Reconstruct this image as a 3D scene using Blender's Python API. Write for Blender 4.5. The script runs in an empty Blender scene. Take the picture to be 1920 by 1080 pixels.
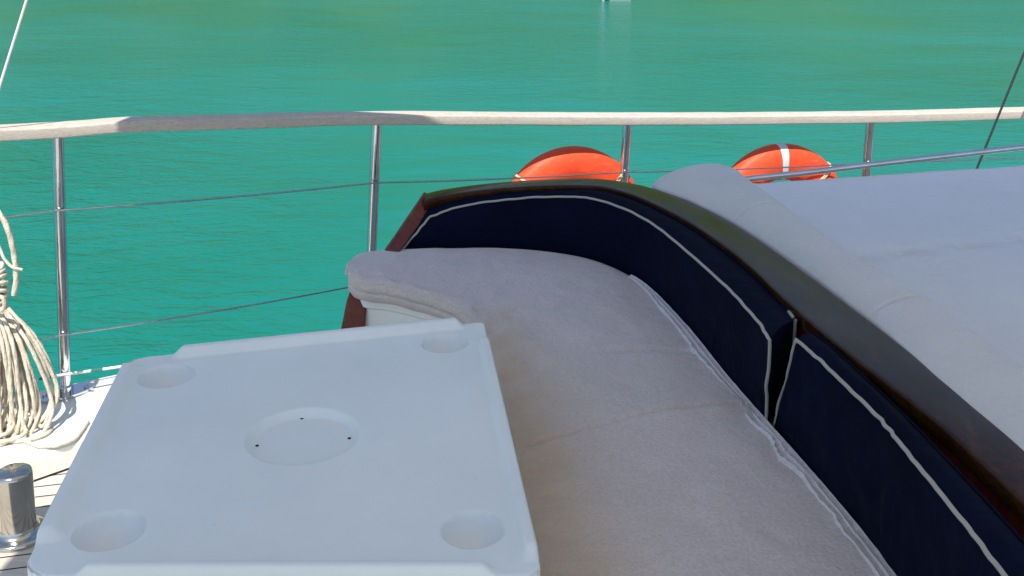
import bpy, math, random
import numpy as np
from mathutils import Vector, noise
R = math.radians
SC = bpy.context.scene
COL = SC.collection
random.seed(7)

# ------------------------------------------------------------------ camera
CAM_Z, PITCH, F, PX, PY = 1.63, R(9.0), 2000.0, 960.0, 117.0
cd = bpy.data.cameras.new("camera"); cam = bpy.data.objects.new("camera", cd); COL.objects.link(cam)
cam.location = (0, 0, CAM_Z); cam.rotation_euler = (R(90) - PITCH, 0, 0)
cd.sensor_width = 36.0; cd.sensor_fit = 'HORIZONTAL'; cd.lens = 36.0 * F / 1920.0
cd.shift_x = 0.0; cd.shift_y = -(540.0 - PY) / 1920.0
cd.clip_start = 0.05; cd.clip_end = 2000
SC.camera = cam

# ------------------------------------------------------------------ light
SUN = Vector((0.12, 0.47, -0.87)).normalized()         # direction the sunlight travels
elev = math.asin(-SUN.z)
w = bpy.data.worlds.new("World"); SC.world = w; w.use_nodes = True
nt = w.node_tree; bg = nt.nodes["Background"]; bg.inputs[1].default_value = 0.13
sky = nt.nodes.new("ShaderNodeTexSky"); sky.sky_type = 'NISHITA'; sky.sun_disc = False
sky.sun_elevation = elev; sky.sun_rotation = math.atan2(-SUN.x, -SUN.y)
nt.links.new(sky.outputs[0], bg.inputs[0])
sd = bpy.data.lights.new("sun", 'SUN'); sd.energy = 4.6; sd.angle = R(0.5); sd.color = (1.0, 0.95, 0.87)
so = bpy.data.objects.new("sun", sd); COL.objects.link(so)
so.rotation_euler = SUN.to_track_quat('-Z', 'Y').to_euler()
vs = SC.view_settings; vs.view_transform = 'Standard'; vs.look = 'None'; vs.exposure = 0.5; vs.gamma = 1.0
vs.use_curve_mapping = False

# ------------------------------------------------------------------ photo measurements -> metres
CT, ST = math.cos(PITCH), math.sin(PITCH)
def ray(u, v):
    a = (u - PX) / F; d = (v - PY) / F
    return Vector((a, CT - d * ST, -ST - d * CT))
def U(u, v, H):                       # point H metres below the eye
    r = ray(u, v); return Vector((0, 0, CAM_Z)) + r * (H / -r.z)
def UY(u, v, y):                      # point y metres ahead of the eye
    r = ray(u, v); return Vector((0, 0, CAM_Z)) + r * (y / r.y)

# ------------------------------------------------------------------ helpers
class MB:
    def __init__(s): s.v = []; s.f = []; s.m = []; s.mi = 0
    def add(s, vs_, fs):
        b = len(s.v); s.v += [tuple(p) for p in vs_]
        s.f += [tuple(i + b for i in f) for f in fs]; s.m += [s.mi] * len(fs)
    def loft(s, rings, closed=True, caps=True, loop=False):
        n = len(rings[0]); vs_ = [p for r in rings for p in r]; fs = []
        k = len(rings)
        for i in range(k if loop else k - 1):
            a = i * n; b = ((i + 1) % k) * n
            for j in range(n if closed else n - 1):
                j2 = (j + 1) % n
                fs.append((a + j, a + j2, b + j2, b + j))
        if caps and closed and not loop:
            fs.append(tuple(range(n))[::-1]); fs.append(tuple(range((k - 1) * n, k * n)))
        s.add(vs_, fs)
    def tube(s, pts, r, n=10, loop=False, caps=True):
        pts = [Vector(p) for p in pts]; k = len(pts); rings = []
        up = None
        for i in range(k):
            a = pts[(i - 1) % k] if (loop or i > 0) else pts[i]
            b = pts[(i + 1) % k] if (loop or i < k - 1) else pts[i]
            t = (b - a).normalized()
            if up is None:
                up = Vector((0, 0, 1)) if abs(t.z) < .9 else Vector((1, 0, 0))
            up = (up - t * up.dot(t)).normalized(); sdv = t.cross(up)
            rr = r[i] if isinstance(r, (list, tuple)) else r
            rings.append([pts[i] + up * (rr * math.cos(2 * math.pi * q / n)) + sdv * (rr * math.sin(2 * math.pi * q / n)) for q in range(n)])
        s.loft(rings, True, caps, loop)
    def rope(s, ctrl, r, n=12, pitch=.045):
        P = [Vector(p) for p in cat(ctrl, 200)]; cum = [0]
        for a, b in zip(P[:-1], P[1:]): cum.append(cum[-1] + (b - a).length)
        k = max(20, int(cum[-1] / .006)); q = np.linspace(0, cum[-1], k)
        A = np.array([tuple(p) for p in P]); pts = [Vector((np.interp(x, cum, A[:, 0]), np.interp(x, cum, A[:, 1]), np.interp(x, cum, A[:, 2]))) for x in q]
        up = None; rings = []
        for i in range(k):
            t = (pts[min(k - 1, i + 1)] - pts[max(0, i - 1)]).normalized()
            if up is None: up = Vector((0, 0, 1)) if abs(t.z) < .9 else Vector((1, 0, 0))
            up = (up - t * up.dot(t)).normalized(); sd_ = t.cross(up); ph = 2 * math.pi * q[i] / pitch
            rings.append([pts[i] + (up * math.cos(a) + sd_ * math.sin(a)) * (r * (1 + .10 * math.cos(3 * a - ph * 3 / 3))) for a in np.linspace(0, 2 * math.pi, n, endpoint=False)])
        s.loft(rings)
    def lathe(s, prof, c, n=40, axis=None):
        q = Vector((0, 0, 1)).rotation_difference(Vector(axis).normalized()) if axis else None
        rings = []
        for r, z in prof:
            ring = []
            for j in range(n):
                p = Vector((r * math.cos(2 * math.pi * j / n), r * math.sin(2 * math.pi * j / n), z))
                if q: p = q @ p
                ring.append(p + Vector(c))
            rings.append(ring)
        s.loft(rings)
    def prism(s, poly, z0, z1):
        n = len(poly)
        vs_ = [(p[0], p[1], z0) for p in poly] + [(p[0], p[1], z1) for p in poly]
        fs = [(i, (i + 1) % n, n + (i + 1) % n, n + i) for i in range(n)]
        fs += [tuple(range(n))[::-1], tuple(range(n, 2 * n))]
        s.add(vs_, fs)
    def build(s, name, mats, parent=None, sharp=35, bevel=0, origin=None):
        me = bpy.data.meshes.new(name)
        o0 = Vector(origin) if origin is not None else Vector((0, 0, 0))
        base = Vector(parent.location) if parent is not None and parent.type == 'EMPTY' else Vector((0, 0, 0))
        shift = base + o0
        me.from_pydata([tuple(Vector(p) - shift) for p in s.v], [], s.f)
        if not isinstance(mats, (list, tuple)): mats = [mats]
        for m in mats: me.materials.append(m)
        me.polygons.foreach_set("material_index", s.m)
        me.polygons.foreach_set("use_smooth", [True] * len(s.f))
        me.update(); me.set_sharp_from_angle(angle=R(sharp))
        o = bpy.data.objects.new(name, me); COL.objects.link(o)
        o.location = o0
        if parent is not None: o.parent = parent
        # make outward normals consistent
        import bmesh
        bm = bmesh.new(); bm.from_mesh(me); bmesh.ops.recalc_face_normals(bm, faces=bm.faces)
        bm.to_mesh(me); bm.free()
        if bevel:
            b = o.modifiers.new("bevel", 'BEVEL'); b.width = bevel; b.segments = 3; b.limit_method = 'ANGLE'; b.angle_limit = R(40)
        return o
def cat(ctrl, n, loop=False):          # centripetal-ish Catmull-Rom through points (any dimension)
    P = [np.array(p, float) for p in ctrl]
    if loop: P = [P[-1]] + P + [P[0], P[1]]
    else: P = [2 * P[0] - P[1]] + P + [2 * P[-1] - P[-2]]
    segs = len(P) - 3; out = []
    cnt = n if loop else n - 1
    for k in range(n):
        x = k / cnt * segs; i = min(int(x), segs - 1); t = x - i
        a, b, c, d = P[i:i + 4]
        out.append(0.5 * (2 * b + (c - a) * t + (2 * a - 5 * b + 4 * c - d) * t * t + (3 * b - a - 3 * c + d) * t ** 3))
    return out
def lin(xs, ys, x): return float(np.interp(x, xs, ys))
def smooth(e0, e1, x):
    t = min(1.0, max(0.0, (x - e0) / (e1 - e0))); return t * t * (3 - 2 * t)
def empty(name, loc=(0, 0, 0)):
    o = bpy.data.objects.new(name, None); COL.objects.link(o); o.location = loc; o.empty_display_size = .1; return o
def tag(o, label=None, cat_=None, group=None, kind=None):
    if label: o["label"] = label
    if cat_: o["category"] = cat_
    if group: o["group"] = group
    if kind: o["kind"] = kind
    return o

# ------------------------------------------------------------------ materials
def mat(name, col, rough=.5, metal=0, spec=.5, coat=0, sheen=0):
    m = bpy.data.materials.new(name); m.use_nodes = True
    b = m.node_tree.nodes["Principled BSDF"]
    b.inputs["Base Color"].default_value = (*col, 1); b.inputs["Roughness"].default_value = rough
    b.inputs["Metallic"].default_value = metal; b.inputs["Specular IOR Level"].default_value = spec
    b.inputs["Coat Weight"].default_value = coat; b.inputs["Coat Roughness"].default_value = .06
    b.inputs["Sheen Weight"].default_value = sheen
    return m
class NG:
    def __init__(s, m): s.t = m.node_tree; s.b = s.t.nodes["Principled BSDF"]
    def n(s, typ, **kw):
        x = s.t.nodes.new(typ)
        for k, v in kw.items(): setattr(x, k, v)
        return x
    def l(s, a, b): s.t.links.new(a, b)
    def coords(s, scale=(1, 1, 1), rot=(0, 0, 0), src="Object"):
        c = s.n("ShaderNodeTexCoord"); mp = s.n("ShaderNodeMapping")
        mp.inputs["Scale"].default_value = scale; mp.inputs["Rotation"].default_value = rot
        s.l(c.outputs[src], mp.inputs[0]); return mp.outputs[0]
    def noise(s, vec, scale, detail=4, rough=.55, dist=0):
        x = s.n("ShaderNodeTexNoise"); x.inputs["Scale"].default_value = scale
        x.inputs["Detail"].default_value = detail; x.inputs["Roughness"].default_value = rough
        x.inputs["Distortion"].default_value = dist
        s.l(vec, x.inputs["Vector"]); return x.outputs["Fac"]
    def ramp(s, fac, stops):
        r = s.n("ShaderNodeValToRGB"); e = r.color_ramp.elements
        while len(e) > 1: e.remove(e[-1])
        e[0].position = stops[0][0]; e[0].color = (*stops[0][1], 1)
        for p, c in stops[1:]:
            q = e.new(p); q.color = (*c, 1)
        s.l(fac, r.inputs[0]); return r.outputs[0]
    def rampf(s, fac, stops): return s.ramp(fac, [(p, (c, c, c)) for p, c in stops])
    def bump(s, h, strength, dist, prev=None):
        x = s.n("ShaderNodeBump"); x.inputs["Strength"].default_value = strength; x.inputs["Distance"].default_value = dist
        s.l(h, x.inputs["Height"])
        if prev: s.l(prev, x.inputs["Normal"])
        return x.outputs[0]
    def mix(s, fac, a, b, mode='MIX'):
        x = s.n("ShaderNodeMix", data_type='RGBA', blend_type=mode)
        for sock, val in ((x.inputs[0], fac), (x.inputs[6], a), (x.inputs[7], b)):
            if hasattr(val, "links"): s.l(val, sock)
            else: sock.default_value = val if isinstance(val, float) else (*val, 1)
        return x.outputs[2]
    def math(s, op, a, b=0.0):
        x = s.n("ShaderNodeMath", operation=op)
        for sock, val in ((x.inputs[0], a), (x.inputs[1], b)):
            if hasattr(val, "links"): s.l(val, sock)
            else: sock.default_value = val
        return x.outputs[0]
    def base(s, o): s.l(o, s.b.inputs["Base Color"])
    def rough(s, o): s.l(o, s.b.inputs["Roughness"])
    def normal(s, o): s.l(o, s.b.inputs["Normal"])

def terry(name, c1, c2, bounce_col=None, bump=.5, fleck=.22):
    m = mat(name, c1, .95, spec=.15, sheen=.25); g = NG(m); co = g.coords()
    big = g.noise(co, 5, 5, .6); fine = g.noise(co, 160, 3, .6); mid = g.noise(co, 32, 4, .6)
    col = g.ramp(big, [(.3, c1), (.7, c2)])
    col = g.mix(fleck, col, g.ramp(fine, [(.3, tuple(x * .45 for x in c1)), (.7, tuple(min(1, x * 1.35) for x in c2))]))
    col = g.mix(g.rampf(mid, [(.62, 0), (.8, .22)]), col, tuple(x * .62 for x in c1))
    if bounce_col:
        at = g.n("ShaderNodeAttribute"); at.attribute_name = "warm_bounce"
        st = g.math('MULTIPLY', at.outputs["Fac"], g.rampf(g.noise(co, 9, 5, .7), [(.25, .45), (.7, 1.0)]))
        col = g.mix(st, col, bounce_col)  # warm bounced light painted into the cloth as a mottled tan
    g.base(col)
    b = g.bump(fine, bump, .004); b = g.bump(g.noise(co, 14, 4, .55), .35, .02, b); b = g.bump(g.noise(co, 55, 4, .6), bump * .5, .008, b); g.normal(b)
    return m
M = {}
M['terry'] = terry("terry cloth", (.555, .48, .465), (.615, .54, .525), bounce_col=(.49, .345, .215))
M['pad'] = terry("pad cloth", (.70, .68, .705), (.74, .72, .745), bump=.05, fleck=.06)
M['bolster'] = terry("bolster cloth", (.585, .565, .57), (.63, .605, .61), bump=.06, fleck=.08)
M['hem'] = terry("hem cloth", (.60, .56, .58), (.66, .62, .64))
m = M['plastic'] = mat("moulded white plastic", (.77, .79, .79), .34, spec=.4); g = NG(m); co = g.coords()
g.base(g.mix(g.rampf(g.noise(co, 70, 3, .6), [(.70, 0), (.78, .22)]), g.ramp(g.noise(co, 4, 5, .6), [(.3, (.74, .76, .76)), (.7, (.80, .82, .82))]), (.45, .42, .36)))
g.rough(g.rampf(g.noise(co, 8, 5, .6), [(.3, .3), (.7, .46)])); g.normal(g.bump(g.noise(co, 500, 2, .5), .06, .001))
m = M['gelcoat'] = mat("white gelcoat", (.80, .80, .78), .3); g = NG(m); co = g.coords()
g.base(g.mix(g.rampf(g.noise(co, 9, 6, .7), [(.5, 0), (.75, .35)]), (.80, .80, .77), (.62, .59, .53)))
def steel(name, r0, r1, col=(.72, .72, .74), bmp=.08):
    m = mat(name, col, .2, metal=1); g = NG(m); co = g.coords()
    g.rough(g.rampf(g.noise(co, 30, 5, .7), [(.3, r0), (.75, r1)]))
    g.base(g.ramp(g.noise(co, 12, 5, .6), [(.3, tuple(c * .8 for c in col)), (.7, col)]))
    g.normal(g.bump(g.noise(co, 60, 3, .6), bmp, .002)); return m
M['steel'] = steel("polished steel", .03, .11); M['bollard'] = steel("worn steel", .07, .22, (.60, .57, .51), .03)
M['wire'] = steel("wire rope steel", .3, .5, (.36, .38, .40))
m = M['dashed'] = mat("marked lanyard", (.7, .7, .7), .5); g = NG(m)
sx = g.n("ShaderNodeSeparateXYZ"); g.l(g.coords(), sx.inputs[0])
fr = g.math('FRACT', g.math('MULTIPLY', sx.outputs[0], 7.5)); g.base(g.ramp(fr, [(0, (.78, .78, .76)), (.74, (.78, .78, .76)), (.78, (.05, .16, .15)), (1, (.05, .16, .15))]))
def wood(name, c1, c2, c3, rough, coat, axis_scale, bump=.1, spec=.5):
    m = mat(name, c1, rough, coat=coat, spec=spec); g = NG(m); co = g.coords(axis_scale)
    n1 = g.noise(co, 6, 6, .65, .6); n2 = g.noise(co, 30, 4, .6)
    col = g.ramp(n1, [(.28, c1), (.5, c2), (.72, c3)])
    col = g.mix(g.rampf(n2, [(.45, 0), (.7, .5)]), col, tuple(x * .55 for x in c1)); g.base(col)
    g.normal(g.bump(n2, bump, .003)); return m
M['rail'] = wood("weathered teak", (.47, .41, .355), (.52, .46, .40), (.57, .51, .455), .75, 0, (1.2, 5, 14), .2, .25)
M['mahogany'] = wood("varnished mahogany", (.018, .007, .003), (.038, .014, .005), (.07, .026, .009), .17, 0, (3, 1.2, 3), .10, .18)
m = M['mahogany']; g = NG(m); g.rough(g.rampf(g.noise(g.coords((2, 1, 2)), 5, 5, .65), [(.3, .06), (.7, .26)])); g.b.inputs['Specular Tint'].default_value = (1, .74, .62, 1)
M['post'] = wood("varnished mahogany post", (.06, .009, .004), (.13, .018, .007), (.22, .034, .014), .5, .05, (9, 9, 1.2), .06)
m = M['navy'] = mat("navy canvas", (.003, .005, .026), .75, spec=.06); g = NG(m); co = g.coords()
g.base(g.ramp(g.noise(co, 6, 5, .6), [(.3, (.0012, .0024, .012)), (.7, (.0022, .0042, .020))]))
g.normal(g.bump(g.noise(co, 11, 4, .6), .35, .02, g.bump(g.noise(co, 600, 2, .5), .2, .001)))
M['piping'] = mat("grey piping", (.38, .365, .335), .7, spec=.2)
M['black'] = mat("black hole", (.004, .004, .004), .8)
m = M['rope'] = mat("cream rope", (.66, .60, .49), .9, spec=.1); g = NG(m); co = g.coords()
g.base(g.ramp(g.noise(co, 40, 5, .7), [(.25, (.42, .36, .27)), (.6, (.70, .64, .53))])); g.normal(g.bump(g.noise(co, 260, 2, .5), .8, .004))
M['darkline'] = mat("dark line", (.02, .03, .03), .6)
M['whiteline'] = mat("white line", (.75, .74, .70), .8)
m = M['orange'] = mat("orange plastic", (.80, .07, .018), .5, spec=.3); g = NG(m); co = g.coords()
g.base(g.ramp(g.noise(co, 7, 5, .65), [(.25, (.74, .055, .016)), (.75, (.82, .10, .032))])); g.base(g.mix(g.rampf(g.noise(g.coords((1, 1, 5)), 16, 5, .7), [(.56, 0), (.74, .55)]), g.ramp(g.noise(co, 7, 5, .65), [(.25, (.74, .055, .016)), (.75, (.82, .10, .032))]), (.62, .20, .11)))
g.normal(g.bump(g.noise(co, 45, 4, .6), .2, .004, g.bump(g.noise(co, 13, 3, .6), .3, .012)))
M['band'] = mat("reflective tape", (.62, .65, .66), .4, spec=.6)
M['buoyrope'] = mat("buoy rope", (.60, .48, .29), .85)
m = M['teak'] = mat("teak planks", (.5, .43, .34), .75, spec=.2); g = NG(m)
ANG = R(13); co = g.coords((1, 1, 1), (0, 0, -ANG)); sx = g.n("ShaderNodeSeparateXYZ"); g.l(co, sx.inputs[0])
pl = g.math('DIVIDE', sx.outputs[1], .054); fr = g.math('FRACT', pl); idn = g.math('FLOOR', pl)
cmb = g.n("ShaderNodeCombineXYZ"); g.l(idn, cmb.inputs[0])
wn = g.n("ShaderNodeTexWhiteNoise"); g.l(cmb.outputs[0], wn.inputs[0])
gr = g.noise(g.coords((3, 60, 3), (0, 0, -ANG)), 3, 5, .65)
col = g.ramp(gr, [(.3, (.42, .38, .325)), (.7, (.58, .535, .47))])
col = g.mix(g.math('MULTIPLY', wn.outputs[0], .45), col, (.66, .61, .53))
caulk = g.math('LESS_THAN', fr, .10)
g.base(g.mix(caulk, col, (.035, .033, .03)))
g.normal(g.bump(g.math('SUBTRACT', 1.0, caulk), .5, .003, g.bump(gr, .2, .002)))
M['margin'] = wood("margin teak", (.46, .41, .35), (.55, .50, .43), (.62, .57, .50), .75, 0, (6, 6, 6), .2, .2)
m = M['awning'] = bpy.data.materials.new("awning canvas"); m.use_nodes = True; t = m.node_tree; t.nodes.remove(t.nodes["Principled BSDF"])
d_ = t.nodes.new("ShaderNodeBsdfDiffuse"); d_.inputs[0].default_value = (.72, .72, .72, 1)
tr = t.nodes.new("ShaderNodeBsdfTranslucent"); tr.inputs[0].default_value = (.76, .74, .77, 1)
mx = t.nodes.new("ShaderNodeMixShader"); mx.inputs[0].default_value = .48
t.links.new(d_.outputs[0], mx.inputs[1]); t.links.new(tr.outputs[0], mx.inputs[2]); t.links.new(mx.outputs[0], t.nodes["Material Output"].inputs[0])
# sea
m = M['water'] = mat("sea water", (.01, .24, .19), .04, spec=.5); g = NG(m); g.b.inputs["IOR"].default_value = 1.33
co = g.coords(); pat = g.noise(g.coords((.5, 1, 1)), .13, 4, .6, .4)
g.base(g.ramp(pat, [(.30, (.003, .135, .088)), (.5, (.003, .160, .130)), (.70, (.003, .180, .168))]))
w1 = g.noise(g.coords((.75, 1.5, 1), (0, 0, R(8))), 2.6, 3, .6, .7)
w2 = g.noise(g.coords((.7, 1.6, 1), (0, 0, R(-14))), 7.5, 3, .6, .7)
w3 = g.noise(g.coords((.6, 1.1, 1), (0, 0, R(20))), .7, 3, .5)
gust = g.rampf(g.noise(g.coords((1, .35, 1)), .16, 3, .55), [(.36, .10), (.64, 1.3)])
b = g.bump(w3, .25, .25); b = g.bump(g.math('MULTIPLY', w1, gust), .6, .085, b); b = g.bump(g.math('MULTIPLY', w2, gust), .6, .032, b); g.normal(b); g.b.inputs["Roughness"].default_value = .15
m = M['hill'] = mat("wooded slope", (.05, .08, .03), .95, spec=.1); g = NG(m); co = g.coords()
g.base(g.ramp(g.noise(co, .12, 6, .7), [(.3, (.035, .078, .02)), (.5, (.06, .112, .034)), (.7, (.10, .13, .055))]))

# ------------------------------------------------------------------ setting
WZ = -1.2
mb = MB(); S = 900
mb.add([(-S, -S, WZ), (S, -S, WZ), (S, S, WZ), (-S, S, WZ)], [(0, 1, 2, 3)])
tag(mb.build("water", M['water']), kind="structure")
mb = MB(); rows = []
for j in range(30):
    row = []
    for i in range(150):
        x = -420 + 840 * i / 149; v = j / 29
        y = 95 + 12 * math.sin(x * .018) + 10 * noise.noise((x * .03, 1.3, 0)) + v * 160
        z = WZ - 1 + v * (84 + 26 * noise.noise((x * .008, 4, 0))) * (1 if v < 1 else 1) + 5 * noise.noise((x * .06, y * .06, 2)) * min(1, v * 5)
        row.append((x, y, z))
    rows.append(row)
mb.loft(rows, closed=False, caps=False); tag(mb.build("hills", M['hill']), kind="structure")

# line of the boat's side: rail depth for a picture column
RU = [-420, -150, 0, 108, 250, 450, 706, 1177, 1632, 2000, 2500]
RY = [2.86, 3.06, 3.17, 3.25, 3.36, 3.53, 3.75, 4.12, 4.42, 4.60, 4.78]
RB = [285, 273, 266, 260, 249, 243, 236, 236, 231.5, 221, 205]          # underside of the rail
ctrl = [(u, y, vb) for u, y, vb in zip(RU, RY, RB)]
path = []
for u, y, vb in cat(ctrl, 161):
    p = UY(u, vb, y - .045); path.append(Vector((p.x, y, p.z)))
def rail_at(u):
    best = min(range(len(path) - 1), key=lambda i: 0 if proj_u(path[i]) <= u <= proj_u(path[i + 1]) else 1 + abs(proj_u(path[i]) - u))
    a, b = path[best], path[best + 1]; ua, ub = proj_u(a), proj_u(b)
    return a.lerp(b, (u - ua) / (ub - ua))
def proj(p):
    d = Vector(p) - Vector((0, 0, CAM_Z)); f = d.y * CT - d.z * ST; h = -(d.y * ST + d.z * CT)
    return PX + F * d.x / f, PY + F * h / f
def proj_u(p): return proj(p)[0]
# stanchions: picture line through each one
SDEF = [(-400, 287, .02), (108, 260, .031), (706, 236, -.038), (1177, 236, -.072), (1632, 231, -.075), (2180, 217, -.09)]
tops, bases = [], []
BZ = .03
for u, v, sl in SDEF:
    tp = rail_at(u); v0 = v
    lo, hi = v0 + 50, v0 + 900
    for _ in range(50):
        mid = (lo + hi) / 2; q = UY(u + sl * (mid - v0), mid, tp.y)
        if q.z > BZ: lo = mid
        else: hi = mid
    tops.append(tp + Vector((0, 0, .004))); bases.append(UY(u + sl * (lo - v0), lo, tp.y))
edge = []                                  # deck edge, a little outside the stanchion feet
bl = [bases[0] + (bases[0] - bases[1]) * .8] + bases + [bases[-1] + (bases[-1] - bases[-2]) * .8]
bl = [Vector(p) for p in cat([tuple(p) for p in bl], 80)]
for i, p in enumerate(bl):
    a = bl[max(0, i - 1)]; b = bl[min(len(bl) - 1, i + 1)]; t = (b - a).normalized()
    nrm = Vector((-t.y, t.x, 0)).normalized(); of = lin([-1.2, -.9], [.065, .03], p.x); edge.append((p.x + nrm.x * of, p.y + nrm.y * of))
# hull with its covering board and teak deck
mb = MB(); rings = []
for x, y in edge:
    rings.append([(x, y, .0), (x + .0, y + .02, -.05), (x, y + .02, -.3), (x + .03, y - .12, -1.0), (x + .05, y - .3, -1.7), (x + .05, y - .8, -1.7), (x, y - .06, -.03)])
mb.loft(rings); tag(mb.build("hull", M['gelcoat']), kind="structure")
inner = []
for i, (x, y) in enumerate(edge):
    a = edge[max(0, i - 1)]; b = edge[min(len(edge) - 1, i + 1)]; t = Vector((b[0] - a[0], b[1] - a[1])).normalized()
    wd = lin([-1.9, -1.55, -1.2, -.7], [.50, .42, .34, .26], x); inner.append((x + t.y * wd, y - t.x * wd))
mb = MB(); rings = []
for (x, y), (xi, yi) in zip(edge, inner):
    rings.append([(xi, yi, .002), (xi, yi, .024), (xi + (x - xi) * .03, yi + (y - yi) * .03, BZ), (x, y, BZ), (x, y + .015, .02), (x, y + .015, .002)])
mb.loft(rings); tag(mb.build("covering_board", M['gelcoat'], sharp=50), kind="structure")
mb = MB(); n_ = len(inner)
mb.add([(x, y, 0) for x, y in inner] + [(x, -2.2, 0) for x, y in inner], [(i, i + 1, n_ + i + 1, n_ + i) for i in range(n_ - 1)])
mb.mi = 1; mg = []
for i, (x, y) in enumerate(inner):
    a = inner[max(0, i - 1)]; b = inner[min(n_ - 1, i + 1)]; t = Vector((b[0] - a[0], b[1] - a[1])).normalized()
    mg.append((x + t.y * .085, y - t.x * .085))
mb.add([(x, y, .004) for x, y in inner] + [(x, y, .004) for x, y in mg], [(i, i + 1, n_ + i + 1, n_ + i) for i in range(n_ - 1)])
mb.mi = 2
mg2 = []
for i, (x, y) in enumerate(mg):
    a = mg[max(0, i - 1)]; b = mg[min(n_ - 1, i + 1)]; t = Vector((b[0] - a[0], b[1] - a[1])).normalized(); mg2.append((x + t.y * .006, y - t.x * .006))
mb.add([(x, y, .004) for x, y in mg] + [(x, y, .004) for x, y in mg2], [(i, i + 1, n_ + i + 1, n_ + i) for i in range(n_ - 1)])
tag(mb.build("teak_deck", [M['teak'], M['margin'], M['black']]), kind="structure")

# ------------------------------------------------------------------ railing
rl = tag(empty("railing", bases[2]), "guard rail of pale teak on steel posts with wires along the boat's edge", "railing")
mb = MB(); rings = []
prof = []
for cx, cz, a0 in ((.039, .006, -90), (.039, .031, 0), (-.039, .031, 90), (-.039, .006, 180)):
    for q in range(5):
        a = R(a0 + q * 22.5); prof.append((cx + .006 * math.cos(a), cz + .006 * math.sin(a)))
for i, p in enumerate(path):
    a = path[max(0, i - 1)]; b = path[min(len(path) - 1, i + 1)]; t = (b - a); t.z = 0; t.normalize()
    s_ = Vector((t.y, -t.x, 0))
    rings.append([p + s_ * q[0] + Vector((0, 0, q[1] + .0015 * noise.noise((p.x * 7, q[0] * 30, q[1] * 50)))) for q in prof])
mb.loft(rings); mb.build("handrail", M['rail'], rl, sharp=50)
for tp, bs in zip(tops, bases):
    mb = MB(); mb.tube([bs.lerp(tp, k / 6) for k in range(7)], .0185, 20); st = mb.build("stanchion", M['steel'], rl)
    mb = MB(); mb.lathe([(.026, .002), (.026, .03), (.020, .034)], bs, 24)
    mb.prism([(bs.x + .085 * math.cos(a) * .9, bs.y + .05 * math.sin(a) + .0 + .55 * .085 * math.cos(a) * .9) for a in np.linspace(0, 2 * math.pi, 28, endpoint=False)], BZ + .001, BZ + .009)
    for sg in (-1, 1): mb.lathe([(.008, .0), (.008, .006), (.004, .009)], (bs.x + sg * .055, bs.y + sg * .03, BZ + .009), 10)
    fl = mb.build("base_flange", M['steel'], None); fl.parent = st
    fl.location = -Vector(rl.location)
def wirepts(fr, sag):
    P = [b_.lerp(t_, 1 - (fr[k] if isinstance(fr, tuple) else fr)) for k, (t_, b_) in enumerate(zip(tops, bases))]; out = []
    for a, b in zip(P[:-1], P[1:]):
        for k in range(12): 
            q = k / 12; out.append(a.lerp(b, q) - Vector((0, 0, sag * 4 * q * (1 - q))))
    out.append(P[-1]); return [p + Vector((.008, -.026, 0)) for p in out]
for fr, rr, mm, sg in ((.275, .0031, 'wire', .006), (.752, .0031, 'wire', .008), ((.88, .908, .99, .99, .99, .99), .0048, 'dashed', .0)):
    mb = MB(); mb.tube(wirepts(fr, sg), rr, 8); mb.build("guard_wire" if mm == 'wire' else "lanyard", M[mm], rl)

# ------------------------------------------------------------------ bench: base, coaming, wooden cap, end post
def quad_loft_pts(lst, n): return cat(lst, n)
HS = 1.12
SEAT = [(652, 493, 652, 506), (680, 474, 678, 519), (745, 468, 722, 524), (830, 466, 772, 535), (950, 466, 822, 549), (1040, 474, 857, 562), (1110, 488, 882, 580),
        (1170, 513, 902, 605), (1220, 546, 916, 645), (1290, 620, 934, 700), (1360, 708, 954, 765), (1440, 800, 980, 862), (1500, 868, 1002, 945),
        (1605, 992, 1034, 1060), (1807, 1256, 1080, 1240), (2012, 1528, 1115, 1440)]
seat = []
for uo, vo, ui, vi in SEAT: seat.append((*U(uo, vo, HS), *U(ui, vi, HS)))
NS = 520
seat = cat(seat, NS)
CAP = [(792, 364, 795, 378, .997), (830, 355, 832, 368, .979), (900, 345, 900, 358, .961), (1000, 337, 1000, 350, .946), (1110, 334, 1110, 349, .932),
       (1190, 344, 1170, 360, .922), (1260, 364, 1222, 380, .915), (1330, 394, 1285, 412, .91), (1400, 434, 1345, 451, .905), (1480, 489, 1405, 498, .90),
       (1555, 544, 1470, 560, .895), (1690, 646, 1568, 645, .888), (1846, 775, 1735, 775, .882), (1926, 845, 1815, 845, .88), (2086, 990, 1967, 990, .88),
       (2340, 1221, 2205, 1221, .88), (2690, 1528, 2520, 1528, .88)]
capr = cat([(*U(a, b, h), *U(c, d, h)) for a, b, c, d, h in CAP], 200)
bench = tag(empty("bench", (U(950, 467, HS).x, U(950, 467, HS).y, 0)), "curved white bench with a dark varnished wooden cap along its back", "bench")
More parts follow.
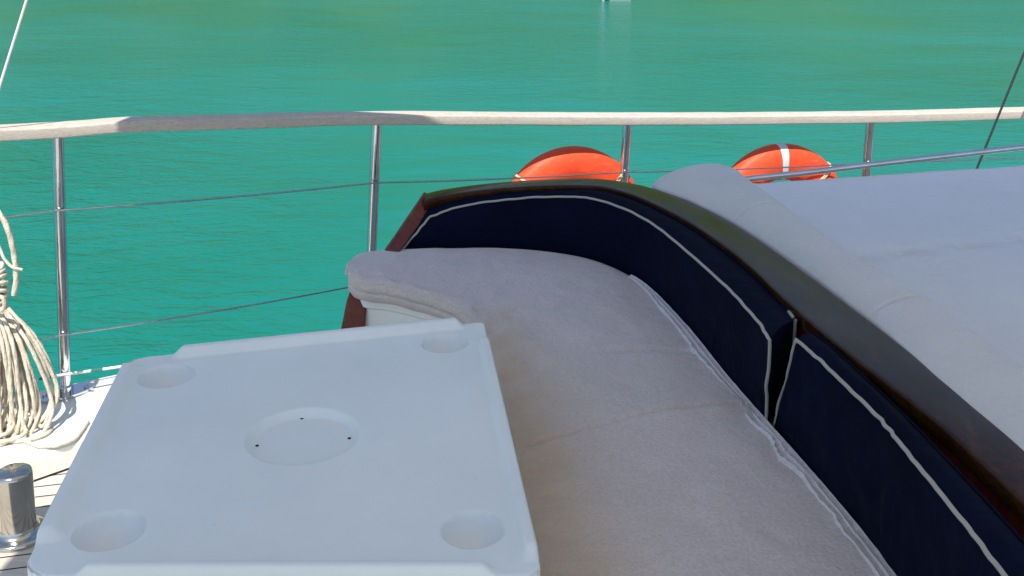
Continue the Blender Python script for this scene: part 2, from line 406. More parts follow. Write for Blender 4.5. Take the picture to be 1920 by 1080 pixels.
# base
mb = MB(); rings = []
for q in seat[28:]:
    o, i = Vector(q[:3]), Vector(q[3:]); e = (o - i).normalized()
    i2 = i + e * .03; rings.append([(i2.x, i2.y, .0), (i2.x, i2.y, .40), (i2.x - e.x * .012, i2.y - e.y * .012, .41), (i2.x - e.x * .012, i2.y - e.y * .012, .432), (o.x, o.y, .432), (o.x, o.y, 0)])
mb.loft(rings); mb.build("seat_base", M['gelcoat'], bench)
mb = MB(); rings = []
for k, q in enumerate(capr):
    o, i = Vector(q[:3]), Vector(q[3:]); e = (o - i).normalized(); zt = o.z - .03
    a = i + e * .03; b = o - e * .012
    rings.append([(a.x, a.y, 0), (a.x, a.y, zt), (b.x, b.y, zt), (b.x, b.y, 0)])
mb.loft(rings); mb.build("coaming_wall", M['gelcoat'], bench)
mb = MB(); rings = []
for k, q in enumerate(capr):
    o, i = Vector(q[:3]), Vector(q[3:]); e = (o - i); W = e.length; e.normalize(); z = Vector((0, 0, 1))
    pr = [(0, -.028), (0, -.005), (.0006, -.0022), (.0022, -.0006), (.005, 0), (.012, .0004), (W * .3, .0010), (W * .7, .0010), (W - .012, .0004), (W - .005, 0), (W - .0022, -.0006), (W - .0006, -.0022), (W, -.005), (W, -.028), (W - .004, -.033), (.004, -.033)]
    rings.append([i + e * x + z * y for x, y in pr])
mb.loft(rings); mb.build("wooden_cap", M['mahogany'], bench, sharp=50)
# lower moulding under the cap
mb = MB(); rings = []
for q in capr:
    o, i = Vector(q[:3]), Vector(q[3:]); e = (o - i).normalized(); z = Vector((0, 0, 1))
    rings.append([i + e * x + z * y for x, y in ((.012, -.034), (.012, -.075), (.029, -.075), (.029, -.034))])
mb.loft(rings); mb.build("moulding", M['post'], bench)
# end post: slopes down from the cap to the deck
def post_ring(pa, pb, dpt):          # pa left edge, pb right edge
    return [pa, pb, pb + Vector((0, dpt, 0)), pa + Vector((0, dpt, 0))]
ctrl = [((793, 367), (818, 386), 3.41), ((757, 420), (785, 425), 3.33), ((724, 468), (752, 468), 3.24), ((684, 520), (712, 523), 3.15), ((655, 550), (691, 556), 3.05), ((640, 612), (683, 614), 3.02)]
L = cat([(*UY(*a, y), *UY(*b, y)) for a, b, y in ctrl], 40)
rings = [post_ring(Vector(q[:3]), Vector(q[3:]), .055) for q in L]
last = rings[-1]; d = (last[0] - rings[-4][0]); kz = last[0].z / max(1e-3, -d.z)
rings.append([Vector((p.x + d.x * kz, p.y, 0)) for p in last])
mb = MB(); mb.loft(rings); mb.build("end_post", M['post'], bench, bevel=.006)

# ------------------------------------------------------------------ seat cushion
sc = tag(empty("seat_cushion", (U(950, 500, HS).x, U(950, 500, HS).y, .435)), "long curved grey terry seat cushion lying on the white bench", "cushion")
CPROF = [(.012, -.074), (-.006, -.072), (-.018, -.062), (-.023, -.050), (-.022, -.043), (-.017, -.040), (-.022, -.036), (-.025, -.026), (-.022, -.015), (-.019, -.012), (-.020, -.008), (-.012, -.002), (.004, .001)]
mb = MB(); rings = []; warm_bounce = []
NT = 64
def seat_top(si, t, x, y):
    si = si / 2
    z = .006 * math.sin(math.pi * min(1, max(0, t)))
    z += .0035 * noise.noise((x * 7, y * 7, 1)) + .002 * noise.noise((x * 19, y * 19, 3))
    # wrinkles that radiate at the inner corner
    z += .004 * math.sin(si * .33 + 6 * t) * math.exp(-((si - 118) / 26) ** 2) * (1 - t) ** 2
    s0 = 187 - 5 * math.sin(t * 2.2)
    z -= .008 * math.exp(-((si - s0) / .45) ** 2) - .006 * math.exp(-((si - s0) / 4) ** 2)
    s1 = 150 + 14 * t
    z -= .008 * math.exp(-((si - s1) / .8) ** 2) * smooth(.35, .6, t)
    z += .006 * noise.noise((si * .11, t * 4, 9)) * smooth(.25, .0, t)
    q = noise.noise((x * 3.1, y * 3.1, 7)); z += .004 * (1 - abs(noise.noise((x * 5 + q * 1.5, y * 2.2 - q, 3))) * 2.5) * smooth(.02, .2, t)
    z -= .005 * math.exp(-((si - 128 - 9 * t + 3 * q) / 1.1) ** 2) * smooth(.25, .5, t) * smooth(1.0, .8, t)
    return z
for sj, q in enumerate(seat):
    si = sj / 2
    o, i = Vector(q[:3]), Vector(q[3:]); e = o - i; W = e.length; e.normalize(); ring = []; wr = []
    sc_ = smooth(-4, 10, si)
    for x, z in CPROF:
        j = .004 * noise.noise((si * .09, z * 40, 0)) * (1 if -.06 < z < -.005 else 0)
        ring.append(i + e * ((x + j) * (.35 + .65 * sc_)) + Vector((0, 0, z + .003 * noise.noise((si * .12, z * 20, 5))))); wr.append(1.0)
    for k in range(1, NT):
        t = k / NT; p = i + e * (.004 + (W - .008) * t); p.z += seat_top(sj, t, p.x, p.y)
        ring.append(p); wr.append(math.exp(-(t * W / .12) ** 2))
    for x, z in CPROF[::-1]:
        ring.append(o - e * (x * .6) + Vector((0, 0, z))); wr.append(0)
    rings.append(ring); ws = smooth(95, 150, si) + .15; warm_bounce += [min(1, a * ws * (.85 + .3 * noise.noise((si * .05, 0, 0)))) for a in wr]  # weights of the painted bounce tint, strongest on the inner edge
mb.loft(rings)
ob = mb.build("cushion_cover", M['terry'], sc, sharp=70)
at = ob.data.attributes.new("warm_bounce", 'FLOAT', 'POINT'); at.data.foreach_set("value", warm_bounce)
# rucked hem where the cover meets the back
mb = MB(); rings = []
for sj in range(250, NS):
    si = sj / 2; q = seat[sj]; o, i = Vector(q[:3]), Vector(q[3:]); e = (o - i).normalized()
    amp = smooth(126, 150, si) * (.75 + .5 * noise.noise((si * .06, 3, 0)))
    w0 = .004 + (.027 + .016 * noise.noise((si * .13, 7, 0)) + .005 * noise.noise((si * .6, 2, 0))) * amp
    zz = (.005 + .005 * noise.noise((si * .17, 1, 0))) * amp
    pr = [(w0 + .006, -.002), (w0 + .003, .003 + zz * .5), (w0, .005 + zz), (w0 - .003, .003 + zz * .2), (w0 * .55, .002), (w0 * .4, .005 + zz * .8), (w0 * .2, .003), (-.004, .007), (-.004, -.004)]
    rings.append([o - e * x + Vector((0, 0, z + .001 * noise.noise((si * .5, x * 90, 0)))) for x, z in pr])
mb.loft(rings); mb.build("rucked_hem", M['hem'], sc, sharp=80)
mb = MB(); rings = []                     # cord seam round the far edge
pts = []
for sj in range(0, 270):
    si = sj / 2; q = seat[sj]; o, i = Vector(q[:3]), Vector(q[3:]); e = (o - i).normalized()
    pts.append(o - e * .002 + Vector((0, 0, -.006 + .002 * noise.noise((si * .2, 0, 0)))))
pts = [Vector(seat[0][3:]) + Vector((-.004, -.004, -.01))] + pts
mb.tube(pts, .005, 8); mb.build("edge_piping", M['hem'], sc)

# ------------------------------------------------------------------ back cushions
def back_cushion(name, label, st, group, first, n=90):
    P = []
    for bf, tf, tb, h in st:
        a = U(*bf, HS + .012); b = U(*tf, h); c = U(*tb, h + .002); P.append((*a, *b, *c))
    L = cat(P, n); rings = []; edge_top = []; back_top = []
    root = empty(name, (L[n // 2][0], L[n // 2][1], .5)); tag(root, label, "cushion", group)
    for k, q in enumerate(L):
        a, b, c = Vector(q[:3]), Vector(q[3:6]), Vector(q[6:]); d = a + Vector((c.x - b.x, c.y - b.y, 0))
        e = Vector((b.x - c.x, b.y - c.y, 0)).normalized(); ring = []
        endf = smooth(0, 7, min(k, n - 1 - k))
        for j in range(15):
            t = j / 14; p = a.lerp(b, t) + e * (.014 * math.sin(math.pi * t) * endf + .008 * noise.noise((k * .16, t * 3, 4)) * math.sin(math.pi * t) + .003 * noise.noise((k * .5, t * 5, 6)) * math.sin(math.pi * t))
            ring.append(p)
        edge_top.append(ring[-1] + e * .002 + Vector((0, 0, .001)))
        for j in range(1, 8):
            t = j / 7; ring.append(b.lerp(c, t) + Vector((0, 0, .009 * math.sin(math.pi * t) + .003 * noise.noise((k * .15, t * 3, 8)) * math.sin(math.pi * t))))
        back_top.append(c.copy())
        for j in range(1, 5): ring.append(c.lerp(d, j / 5))
        ring.append(d)
        rings.append(ring)
    mb = MB(); mb.loft(rings); cov = mb.build("cushion_cover", M['navy'], root, sharp=60)
    l0 = [rings[0][j] for j in range(15)]; l1 = [rings[-1][j] for j in range(15)]
    def jit(p, k): return p + Vector((noise.noise((k * .35, 1, 0)), noise.noise((k * .35, 2, 0)), noise.noise((k * .35, 3, 0)))) * .0034
    chain = l0 + edge_top[1:-1] + l1[::-1]
    mb = MB(); mb.tube([jit(p, k) for k, p in enumerate(chain)], .0036, 8); mb.build("piping", M['piping'], root)
    chain = back_top
    mb = MB(); mb.tube([p + Vector((0, 0, .002)) for p in chain], .0025 if first else .0025, 6); mb.build("piping", M['navy'], root)
    endp = [rings[-1][j] for j in range(21, 27)] if first else None
    if endp:
        mb = MB(); mb.tube([p + Vector((0, -.004, 0.002)) for p in back_top[-5:]] + [endp[2] + Vector((0, -.004, 0))], .004, 8); mb.build("piping", M['piping'], root)
    return root
GB = "navy back cushions along the bench"
back_cushion("back_cushion", "longer navy back cushion with grey piping curving round the far end of the bench", [
    ((752, 470), (807, 406), (800, 392), 1.03), ((830, 467), (862, 388), (858, 375), 1.0), ((950, 467), (952, 374), (950, 362), .976), ((1040, 474), (1060, 369), (1058, 357), .957),
    ((1110, 488), (1115, 374), (1112, 356), .945), ((1170, 513), (1180, 396), (1165, 366), .935), ((1220, 546), (1240, 432), (1222, 389), .928),
    ((1290, 620), (1310, 491), (1297, 429), .922), ((1360, 708), (1370, 546), (1382, 491), .917), ((1420, 777), (1421, 602), (1458, 562), .912), ((1436, 797), (1443, 637), (1490, 600), .908)], GB, True)
back_cushion("back_cushion", "nearer navy back cushion with grey piping below the broad varnished cap", [
    ((1450, 801), (1493, 637), (1530, 630), .898), ((1500, 866), (1522, 661), (1568, 660), .895), ((1605, 991), (1638, 772), (1690, 775), .89), ((1670, 1080), (1701, 846), (1757, 845), .888),
    ((1807, 1256), (1820, 994), (1893, 990), .885), ((2012, 1528), (1995, 1221), (2090, 1221), .885)], GB, False)

# ------------------------------------------------------------------ moulded table
HT = .95
ZT = CAM_Z - HT
QA = [U(34, 1081, HT), U(1019, 1081, HT), U(908, 602, HT), U(240, 671, HT)]     # BL BR TR TL
tc = sum(QA, Vector()) / 4
tab = tag(empty("table", (tc.x, tc.y, 0)), "white moulded plastic table with four round cup hollows and a round centre recess", "table")
def edged(p):                          # signed distances inside each edge (front,right,back,left), and place along it
    out = []
    for k in range(4):
        a, b = QA[k], QA[(k + 1) % 4]; e = (b - a); Ln = e.length; e = e / Ln
        r = p - a; out.append((e.x * r.y - e.y * r.x, (r.x * e.x + r.y * e.y) / Ln))
    return out
CUPS = [(U(313, 705, HT), .053), (U(834, 643, HT), .049), (U(886, 992, HT), .0475), (U(205, 994, HT), .052)]
CC = U(568, 815, HT); CR0, CR1 = .104, .086
RIM = [(.10, .915, .016, .012, .021), (.035, .90, .013, .016, .027), (.06, .885, .018, .016, .034), (.05, .90, .016, .014, .046)]
RC = [.055, .03, .015, .05]            # corner radii BL BR TR TL
def thickfun(p):
    E = edged(p); d = min(x[0] for x in E); z = 0
    for (dd, s), (s0, s1, h, d0, d1) in zip(E, RIM):
        wn_ = smooth(s0, s0 + .035, s) * smooth(s1, s1 - .035, s)
        z = max(z, h * wn_ * smooth(d1, d0, dd))
    Rf = .006
    if d < Rf: z -= Rf - math.sqrt(max(0, Rf * Rf - (Rf - d) ** 2))
    for c, r in CUPS:
        q = (Vector((p.x, p.y)) - Vector((c.x, c.y))).length / r
        if q < 1.05:
            bowl = .044 * max(0, 1 - q * q) ** .5
            lip = .0012 * smooth(1.05, .98, q); z -= bowl + lip * (1 if q > .9 else 1)
    q = (Vector((p.x, p.y)) - Vector((CC.x, CC.y))).length
    z -= .016 * smooth(CR0 - .002, CR1 + .004, q)
    return z
mb = MB(); N = 330; grid = []
def corner_round(s, t):
    P = (QA[0] * (1 - s) + QA[1] * s) * (1 - t) + (QA[3] * (1 - s) + QA[2] * s) * t
    for k in range(4):
        c = QA[k]; e1 = (QA[(k + 1) % 4] - c).normalized(); e0 = (QA[(k - 1) % 4] - c).normalized()
        half = e1.angle(e0) / 2; r = RC[k]; ctr = c + (e1 + e0).normalized() * (r / math.sin(half))
        tl = r / math.tan(half)
        a = (P - c).dot(e1); b = (P - c).dot(e0); v = P - ctr
        bis = (c - ctr).normalized()
        if v.length > 1e-9 and v.normalized().dot(bis) > math.cos(math.pi / 2 - half) and v.length > r: P = ctr + v.normalized() * r
    return P
def warp(x):                           # denser lines near the edges
    return x
for j in range(N + 1):
    row = []
    for i in range(N + 1):
        P = corner_round(i / N, j / N); row.append(P)
    grid.append(row)
def on_border(i, j): return i in (0, N) or j in (0, N)
vs_ = []
for j in range(N + 1):
    for i in range(N + 1):
        P = grid[j][i]; z = thickfun(P)
        # distance to rounded corner arcs
        for k in range(4):
            c = QA[k]; e1 = (QA[(k + 1) % 4] - c).normalized(); e0 = (QA[(k - 1) % 4] - c).normalized(); half = e1.angle(e0) / 2; r = RC[k]
            ctr = c + (e1 + e0).normalized() * (r / math.sin(half)); v = P - ctr
            if v.length > 1e-9 and v.normalized().dot((c - ctr).normalized()) > math.cos(math.pi / 2 - half):
                d = r - v.length
                if 0 <= d < .006: z = min(z, -(.006 - math.sqrt(max(0, .006 ** 2 - (.006 - d) ** 2))))
        vs_.append((P.x, P.y, ZT + z))
fs = [(j * (N + 1) + i, j * (N + 1) + i + 1, (j + 1) * (N + 1) + i + 1, (j + 1) * (N + 1) + i) for j in range(N) for i in range(N)]
loop = [i for i in range(N + 1)] + [j * (N + 1) + N for j in range(1, N + 1)] + [N * (N + 1) + i for i in range(N - 1, -1, -1)] + [j * (N + 1) for j in range(N - 1, 0, -1)]
nb = len(vs_); nl = len(loop)
for dz, ins in ((-.022, .0), (-.044, .002), (-.052, .008), (-.052, .05)):
    for k in loop:
        p = Vector(vs_[k]); d = Vector((tc.x - p.x, tc.y - p.y, 0)).normalized(); vs_.append((p.x + d.x * ins, p.y + d.y * ins, ZT + dz))
prev = loop
for r_ in range(4):
    cur = [nb + r_ * nl + k for k in range(nl)]
    fs += [(prev[(k + 1) % nl], prev[k], cur[k], cur[(k + 1) % nl]) for k in range(nl)]; prev = cur
fs.append(tuple(prev[::-1]))
mb.add(vs_, fs); mb.build("tabletop", M['plastic'], tab, sharp=80)
for u, v in ((566, 785), (655, 822), (482, 836)):
    p = U(u, v, HT + .016); mb = MB(); mb.lathe([(.0032, -.0005), (.0032, .0008), (.0024, .0012)], p, 14); mb.build("drain_hole", M['black'], tab)
mb = MB(); mb.lathe([(.16, 0.002), (.16, .012), (.05, .03), (.045, .05), (.045, ZT - .08), (.10, ZT - .065), (.12, ZT - .054)], (tc.x, tc.y, 0), 36); mb.build("pedestal", M['steel'], tab)

# ------------------------------------------------------------------ sun deck platform, mattress, bolster, grab rail
A0 = U(1400, 341, 1.01); A1 = U(1920, 304, 1.01); dr = (A1 - A0).normalized()
A2 = A1 + dr * 1.6; A_ = A0 - dr * .06
capo = [Vector(q[:3]) for q in capr]
inn = [p for p in capo if p.y < 3.22]
poly = [(A_.x + .02, A_.y - .03), (A2.x, A2.y - .05), (A2.x, .4), (inn[-1].x + .03, .4)]
side = [(p.x + .02, p.y) for p in inn[::6] if p.y > .4][::-1]
mb = MB(); mb.prism(poly + side, 0.001, .515)
tag(mb.build("sun_deck", M['gelcoat'], bevel=.02), "white raised sun deck under the pale mattress", "sun deck")
mat_ = tag(empty("mattress", (1.8, 2.6, .52)), "large pale grey sunbathing mattress on the raised deck", "mattress")
def mattress_rows():
    left = [(p.x + .10, p.y) for p in inn if p.y > .45]
    L0 = [Vector((A_.x, A_.y))] + [Vector(p) for p in left]
    ys = np.linspace(0, 1, 90); out = []
    cum = [0]
    for a, b in zip(L0[:-1], L0[1:]): cum.append(cum[-1] + (b - a).length)
    for t in ys:
        d = t * cum[-1]; x = np.interp(d, cum, [p.x for p in L0]); y = np.interp(d, cum, [p.y for p in L0])
        rgt = Vector((A2.x, A2.y)).lerp(Vector((A2.x, .45)), t); out.append((Vector((x, y)), rgt))
    return out
MR = mattress_rows()
S0, S1 = U(1600, 478, 1.01), U(1920, 445, 1.01)
sdir = Vector((S1.x - S0.x, S1.y - S0.y)).normalized(); snor = Vector((-sdir.y, sdir.x))
rows = []
ZM = CAM_Z - 1.01
def mz(p, a, t):
    z = .004 * noise.noise((p.x * 4, p.y * 4, 0)) + .0025 * noise.noise((p.x * 12, p.y * 12, 5))
    d = abs((p - Vector((S0.x, S0.y))).dot(snor)); z -= .022 * math.exp(-(d / .010) ** 2) + .008 * math.exp(-(d / .03) ** 2)
    return z
NA = 120
for k, (l, r) in enumerate(MR):
    row = []; t = k / (len(MR) - 1); et = min(t, 1 - t) * 3.3
    for j in range(NA + 1):
        a = j / NA; p = l.lerp(r, a); ea = min(a, 1 - a) * 2.2; ee = min(et, ea)
        z = ZM + mz(p, a, t) - .045 * (1 - min(1, ee / .05)) ** 2.5
        row.append((p.x, p.y, z))
    rows.append(row)
mb = MB(); mb.loft(rows, closed=False, caps=False)
vs_ = []; nb = len(rows) * (NA + 1); W_ = NA + 1; K = len(rows)
loop = [i for i in range(W_)] + [k * W_ + NA for k in range(1, K)] + [(K - 1) * W_ + i for i in range(NA - 1, -1, -1)] + [k * W_ for k in range(K - 2, 0, -1)]
nl = len(loop); low = [(mb.v[k][0], mb.v[k][1], .516) for k in loop]
mb.v += low; mb.f += [(loop[k], loop[(k + 1) % nl], nb + (k + 1) % nl, nb + k) for k in range(nl)]; mb.m += [0] * nl
mb.build("mattress_cover", M['pad'], mat_, sharp=70)
# bolster lying along the cap
bol = tag(empty("bolster", (.75, 2.5, .6)), "long pale grey bolster between the varnished cap and the mattress", "bolster")
BO = [(1206, 340, .912, 1350, 303), (1264, 365, .915, 1390, 336), (1330, 394, .91, 1422, 361), (1400, 434, .905, 1480, 403), (1480, 489, .90, 1549, 455), (1560, 549, .895, 1648, 516),
      (1640, 614, .89, 1749, 580), (1728, 695, .885, 1917, 702), (1900, 845, .88, 2120, 860), (2330, 1221, .88, 2640, 1240)]
BL_ = cat([(*U(a, b, h), *U(c, d, .85)) for a, b, h, c, d in BO], 300)
rings = []
for k, q in enumerate(BL_):
    o, c = Vector(q[:3]), Vector(q[3:]); e = c - o; e.z = 0; W = e.length; e.normalize(); o = o + e * .008
    zt = CAM_Z - .848; f = smooth(-6, 14, k) ; zt2 = .70 + (zt - .70) * (.9 + .1 * f)
    gsum = sum(math.exp(-((k - kk) / .7) ** 2) for kk in (84, 190)); bul = sum(math.exp(-((k - kk) / 5) ** 2) for kk in (84, 190))
    z0 = o.z - .006
    pr = [(0, .56), (0, .62), (0, z0 - .02), (.002, z0 - .006)] + [(.006 + (W - .006) * x, z0 + (zt2 - z0) * math.sin(math.pi / 2 * x ** .75)) for x in (.02, .08, .16, .26, .38, .5, .62, .74, .86, .95, 1.0)] + [(W + .02, zt2 - .006), (W + .04, zt2 - .03), (W + .05, zt2 - .09), (W + .045, .56)]
    sh = (1 - f) * .22
    ring = []
    for x, z in pr:
        x2 = x * (1 - sh) + (W * .5) * sh
        p = o + e * x2; p.z = z - (.012 * gsum - .005 * bul) * (1 if z > z0 - .001 else 0) + .003 * noise.noise((p.x * 9, p.y * 9, 2)); ring.append(p)
    rings.append(ring)
mb = MB(); mb.loft(rings); mb.build("bolster_cover", M['bolster'], bol, sharp=75)
# grab rail
gp = [UY(1392, 352, 3.79), UY(1396, 340, 3.80), UY(1408, 335, 3.81), UY(1500, 325, 3.86), UY(1640, 308, 3.93), UY(1780, 292, 4.0), UY(1920, 276, 4.06), UY(2100, 256, 4.12), UY(2350, 230, 4.18)]
gpp = [Vector(p) for p in cat([tuple(p) for p in gp], 60)]
gr_ = tag(empty("grab_rail", (gp[4].x, gp[4].y, 0)), "slim polished steel tube along the outer edge of the sun deck", "grab rail")
mb = MB(); mb.tube(gpp, .0115, 14); mb.build("tube", M['steel'], gr_)
for p in (gp[0], gp[-1]):
    mb = MB(); mb.tube([Vector((p.x, p.y, .004)), Vector((p.x, p.y, p.z * .5)), p], .0115, 14); mb.lathe([(.03, .0), (.03, .008), (.02, .012)], (p.x, p.y, .002), 20); mb.build("foot", M['steel'], gr_)

# ------------------------------------------------------------------ lifebuoys
def lifebuoy(uc, vtop, y, label, bands, rot, tilt):
    Rm, rr, rd = .226, .076, .054
    y = rail_at(uc).y + y; top = UY(uc, vtop, y); c = top - Vector((0, 0, Rm + rr))
    root = tag(empty("lifebuoy", c), label, "lifebuoy", "orange lifebuoys on the railing")
    root.rotation_euler = (R(tilt), 0, R(rot))
    def pt(a, b, k=1.0, kd=1.0):      # a round the ring from the top, b round the section
        rad = Rm + rr * k * math.copysign(abs(math.cos(b)) ** .85, math.cos(b)); dep = rd * kd * math.copysign(abs(math.sin(b)) ** .85, math.sin(b))
        return Vector((rad * math.sin(a), dep, rad * math.cos(a)))
    def bld(mb, nm, mt):
        me = bpy.data.meshes.new(nm); me.from_pydata([tuple(p) for p in mb.v], [], mb.f); me.materials.append(mt)
        me.polygons.foreach_set("use_smooth", [True] * len(mb.f)); me.update()
        o = bpy.data.objects.new(nm, me); COL.objects.link(o); o.parent = root; return o
    mb = MB(); mb.loft([[pt(2 * math.pi * i / 96, 2 * math.pi * j / 28) * (1 + .004 * noise.noise((i * .2, j * .3, 0))) for j in range(28)] for i in range(96)], loop=True); bld(mb, "ring", M['orange'])
    for a0 in bands:
        mb = MB(); hw = .062
        mb.loft([[pt(a0 + hw * (q / 4 - 1), 2 * math.pi * j / 28, 1.022, 1.028) for j in range(28)] for q in range(9)]); bld(mb, "reflective_band", M['band'])
    for a0 in (R(48), R(138), R(228), R(312)):
        mb = MB()
        for k in range(2):
            mb.tube([pt(a0 + .018 * (k - .5) + .05 * (k - .5) * math.sin(2 * math.pi * j / 20), 2 * math.pi * j / 20, 1.06, 1.07) for j in range(20)], .0042, 7, loop=True)
        bld(mb, "lashing", M['buoyrope'])
    mb = MB(); spots = [R(-48), R(48), R(138), R(228)]
    for s in range(4):
        a, b = spots[s], spots[(s + 1) % 4] + (2 * math.pi if s == 3 else 0)
        p0 = pt(a, -math.pi / 2, 1, 1.2); p1 = pt(b, -math.pi / 2, 1, 1.2)
        pts = [p0.lerp(p1, k / 12) - Vector((0, .02 * math.sin(math.pi * k / 12), .006 * math.sin(math.pi * k / 12))) for k in range(13)]
        mb.tube(pts, .0055, 7)
    bld(mb, "grab_line", M['buoyrope'])
    return root
lifebuoy(1072, 276, .045, "orange lifebuoy without a band at its top, behind the bench's curved back", [R(95), R(180), R(265)], 18, -3)
lifebuoy(1466, 271, .045, "orange lifebuoy with a silver reflective band at its top, beyond the mattress", [0, R(90), R(180), R(270)], 14, -3)

# ------------------------------------------------------------------ mooring bollard
bb = U(34, 1004, CAM_Z); bo = tag(empty("bollard", (bb.x, bb.y, 0)), "short polished steel mooring bollard on the sunlit teak deck", "bollard")
mb = MB(); mb.lathe([(.046, .018), (.0455, .06), (.0455, .170), (.0435, .177), (.037, .181), (.0, .1825)], (bb.x, bb.y, 0), 48); mb.build("post", M['bollard'], bo, sharp=60)
mb = MB(); mb.lathe([(.076, .001), (.076, .010), (.073, .013), (.060, .015), (.054, .017), (.048, .024), (.046, .03)], (bb.x, bb.y, 0), 48); mb.build("base_flange", M['bollard'], bo, sharp=60)

# ------------------------------------------------------------------ rope coil hanging at the rail
rc = tag(empty("rope_coil", U(40, 820, 1.6)), "cream mooring rope hanging in a loose coil down to the white deck edge", "rope")
mb = MB(); K0 = UY(-14, 560, 3.06)
rng = random.Random(4)
for k in range(30):
    f = k / 29; ub = -95 + 175 * f + rng.uniform(-10, 10); vb = 775 + 55 * rng.random() + 6 * f; hw = rng.uniform(14, 30)
    y0 = lin([760, 840], [3.07, 2.965], vb) - .02 * rng.random()
    j = lambda s: rng.uniform(-s, s)
    P = [K0 + Vector((j(.02), j(.015), j(.015)))]
    mid = lambda a, b, t: a + (b - a) * t
    sw = lin([0, 1], [-12, 20], f)
    P.append(UY(mid(-14, ub - hw, .42) + sw + j(5), mid(560, vb, .33), y0 + .03 + j(.02)))
    P.append(UY(mid(-14, ub - hw, .85) + sw * .5, mid(560, vb, .72), y0 + .02 + j(.02)))
    P.append(UY(ub - hw * .7, mid(560, vb, .93), y0 + .005)); P.append(UY(ub, vb, y0)); P.append(UY(ub + hw * .7, mid(560, vb, .94), y0 + .005))
    P.append(UY(mid(-14, ub + hw, .95) + sw * .5, mid(560, vb, .74), y0 + .03 + j(.02)))
    P.append(UY(mid(-14, ub + hw, .5) + sw + j(5), mid(560, vb, .33), y0 + .04 + j(.02)))
    P.append(K0 + Vector((j(.02), j(.015), j(.015))))
    mb.rope([tuple(p) for p in P], .0057)
for k in range(7):                       # turns wrapped round the head of the coil
    vv = 500 + 10 * k; c = UY(-16 + 1.0 * k, vv, 3.06); rr = .040 - .003 * abs(k - 3)
    mb.tube([c + Vector((rr * math.cos(a), rr * .7 * math.sin(a), .008 * math.sin(a + k))) for a in np.linspace(0, 2 * math.pi, 20, endpoint=False)], .0072, 8, loop=True)
mb.rope([tuple(UY(u, v, y)) for u, v, y in ((-30, 530, 3.03), (-35, 440, 3.02), (-15, 392, 3.0), (6, 412, 2.99), (20, 448, 2.99), (28, 490, 2.99), (30, 525, 2.99), (26, 553, 2.99))], .0078)
mb.rope([tuple(UY(u, v, y)) for u, v, y in ((-14, 430, 3.02), (-2, 462, 3.0), (8, 485, 2.985), (22, 500, 2.98), (42, 506, 2.985))], .0042)
mb.rope([tuple(UY(u, v, y)) for u, v, y in ((-20, 570, 3.0), (0, 556, 2.98), (8, 566, 2.98), (4, 582, 2.98), (-20, 588, 3.0))], .006)
mb.rope([tuple(UY(u, v, y)) for u, v, y in ((-16, 520, 3.06), (-22, 420, 3.1), (-24, 300, 3.13), (-24, 255, 3.15))], .0066)
mb.rope([tuple(U(u, v, 1.592)) for u, v in ((20, 815), (50, 828), (75, 837), (105, 836), (130, 828), (146, 818), (165, 790))], .0055)
for k in range(5):                       # slack turns lying on the white board
    u0, v0 = 20 + rng.uniform(-45, 45), 812 + rng.uniform(-14, 10); au, av = rng.uniform(40, 62), rng.uniform(10, 20)
    mb.rope([tuple(U(u0 + au * math.cos(a), v0 + av * math.sin(a) - .12 * au * math.cos(a), 1.592 - .008 * (k % 3))) for a in np.linspace(0, 5.6, 12)], .0062)
mb.build("rope", M['rope'], rc, sharp=80)

# ------------------------------------------------------------------ awning and its guy lines
ZA = 2.32
def back(p):                            # where the sun ray that ends at p passes the awning's height
    return Vector(p) - SUN * ((ZA - p[2]) / -SUN.z)
c_left = back(UY(252, 236, 3.33)); e1a = back(UY(655, 210, 3.75)); e1b = back(UY(1500, 322, 4.36) + Vector((0, -.31, 0)))
ed = (e1b - e1a); ed.z = 0; ed.normalize()
far = c_left + ed * ((e1a - c_left).dot(ed))
cornerA = e1a + ed * ((c_left.x - e1a.x) / ed.x)
cornerB = e1a + ed * 5.0
D = back(U(96, 962, CAM_Z)); sl = (D.x - cornerA.x) / (D.y - cornerA.y)
nearA = Vector((cornerA.x + sl * (-.6 - cornerA.y), -.6, ZA)); nearB = Vector((cornerB.x, -.6, ZA))
aw = tag(empty("awning", (1, 1, 0)), "pale canvas awning stretched overhead that shades the seats", "awning")
mb = MB(); mb.prism([cornerA, nearA, nearB, cornerB], ZA, ZA + .006); mb.build("canvas", M['awning'], aw)
for p in (Vector((nearA.x + .3, -.55, 0)), Vector((cornerB.x - .1, -.55, 0)), Vector((cornerB.x - .1, cornerB.y - .1, 0))):
    mb = MB(); mb.tube([p + Vector((0, 0, .002)), p + Vector((0, 0, 1.2)), p + Vector((0, 0, ZA - .002))], .02, 12); mb.build("pole", M['steel'], aw)
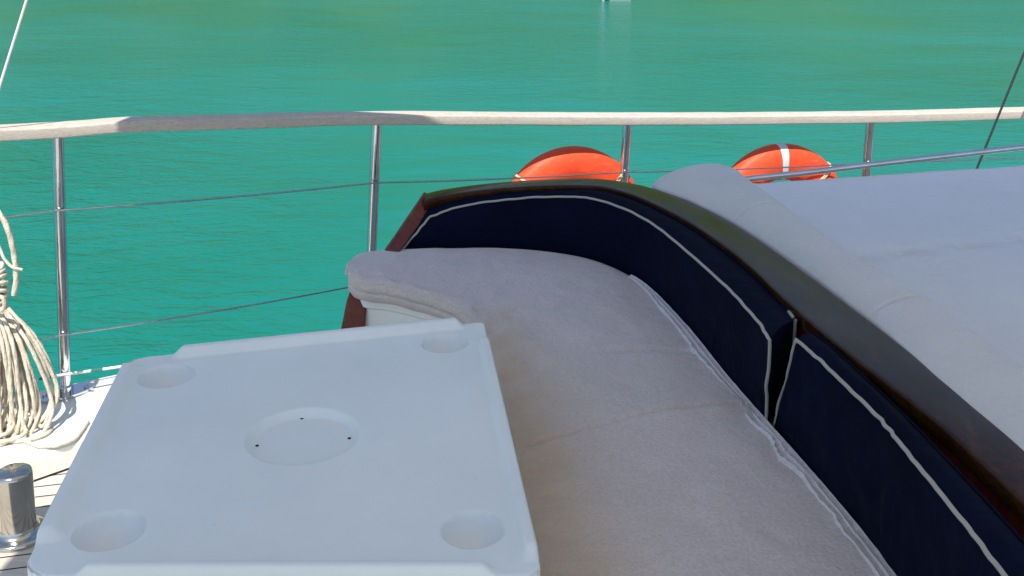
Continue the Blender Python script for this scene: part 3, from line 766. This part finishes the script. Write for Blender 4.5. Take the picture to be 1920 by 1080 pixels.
def line(name, pts, r, m_, label):
    mb = MB(); mb.tube(pts, r, 8); o = mb.build(name, m_, None, origin=pts[0]); tag(o, label, "rope", None); return o
a = UY(50, 0, 3.12); b = UY(0, 160, 3.12); d = b - a
line("guy_line", [a - d * 1.6, a, b, b + d * .55], .0044, M['whiteline'], "thin white line slanting down to the rail at the far left")
a = UY(1920, 100, 4.2); b = UY(1836, 305, 4.2); d = b - a
line("guy_line", [a - d * 2.2, a, b, b + d * (b.z / -d.z - .01)], .0048, M['darkline'], "thin dark line slanting past the rail at the far right")

# ------------------------------------------------------------------ dinghy on the far water
dc = U(1163, .6, CAM_Z - WZ)
dg = tag(empty("dinghy", (dc.x, dc.y, WZ)), "small pale grey dinghy on the green water at the top edge", "boat")
mb = MB(); rings = []
for k in range(20):
    t = k / 19; wdt = .36 * (1 - t ** 3) * (.86 + .4 * t) + .01; yy = dc.y + 2.3 * t; hh = .13 + .10 * t * t
    rings.append([(dc.x - wdt * .75, yy, WZ - .12), (dc.x - wdt, yy, WZ + .12), (dc.x - wdt * 1.08, yy, WZ + hh), (dc.x - wdt * .95, yy, WZ + hh), (dc.x - wdt * .8, yy, WZ + .1), (dc.x + wdt * .8, yy, WZ + .1), (dc.x + wdt * .95, yy, WZ + hh), (dc.x + wdt * 1.08, yy, WZ + hh), (dc.x + wdt, yy, WZ + .12), (dc.x + wdt * .75, yy, WZ - .12)])
mb.loft(rings); mb.build("dinghy_hull", mat("pale grey dinghy", (.28, .31, .29), .6), dg)
mb = MB()
for yy in (1.1,): mb.prism([(dc.x - .34, dc.y + yy), (dc.x + .34, dc.y + yy), (dc.x + .34, dc.y + yy + .22), (dc.x - .34, dc.y + yy + .22)], WZ + .10, WZ + .125)
mb.build("thwart", M['rail'], dg)
mb = MB(); ox = U(1133, 4, CAM_Z - WZ).x
mb.lathe([(.03, -.4), (.035, .0), (.05, .28), (.10, .34), (.12, .5), (.11, .66), (.05, .72), (0, .73)], (ox, dc.y - .16, WZ - .15), 20); mb.build("outboard_motor", mat("dull grey casing", (.42, .42, .40), .6), dg)
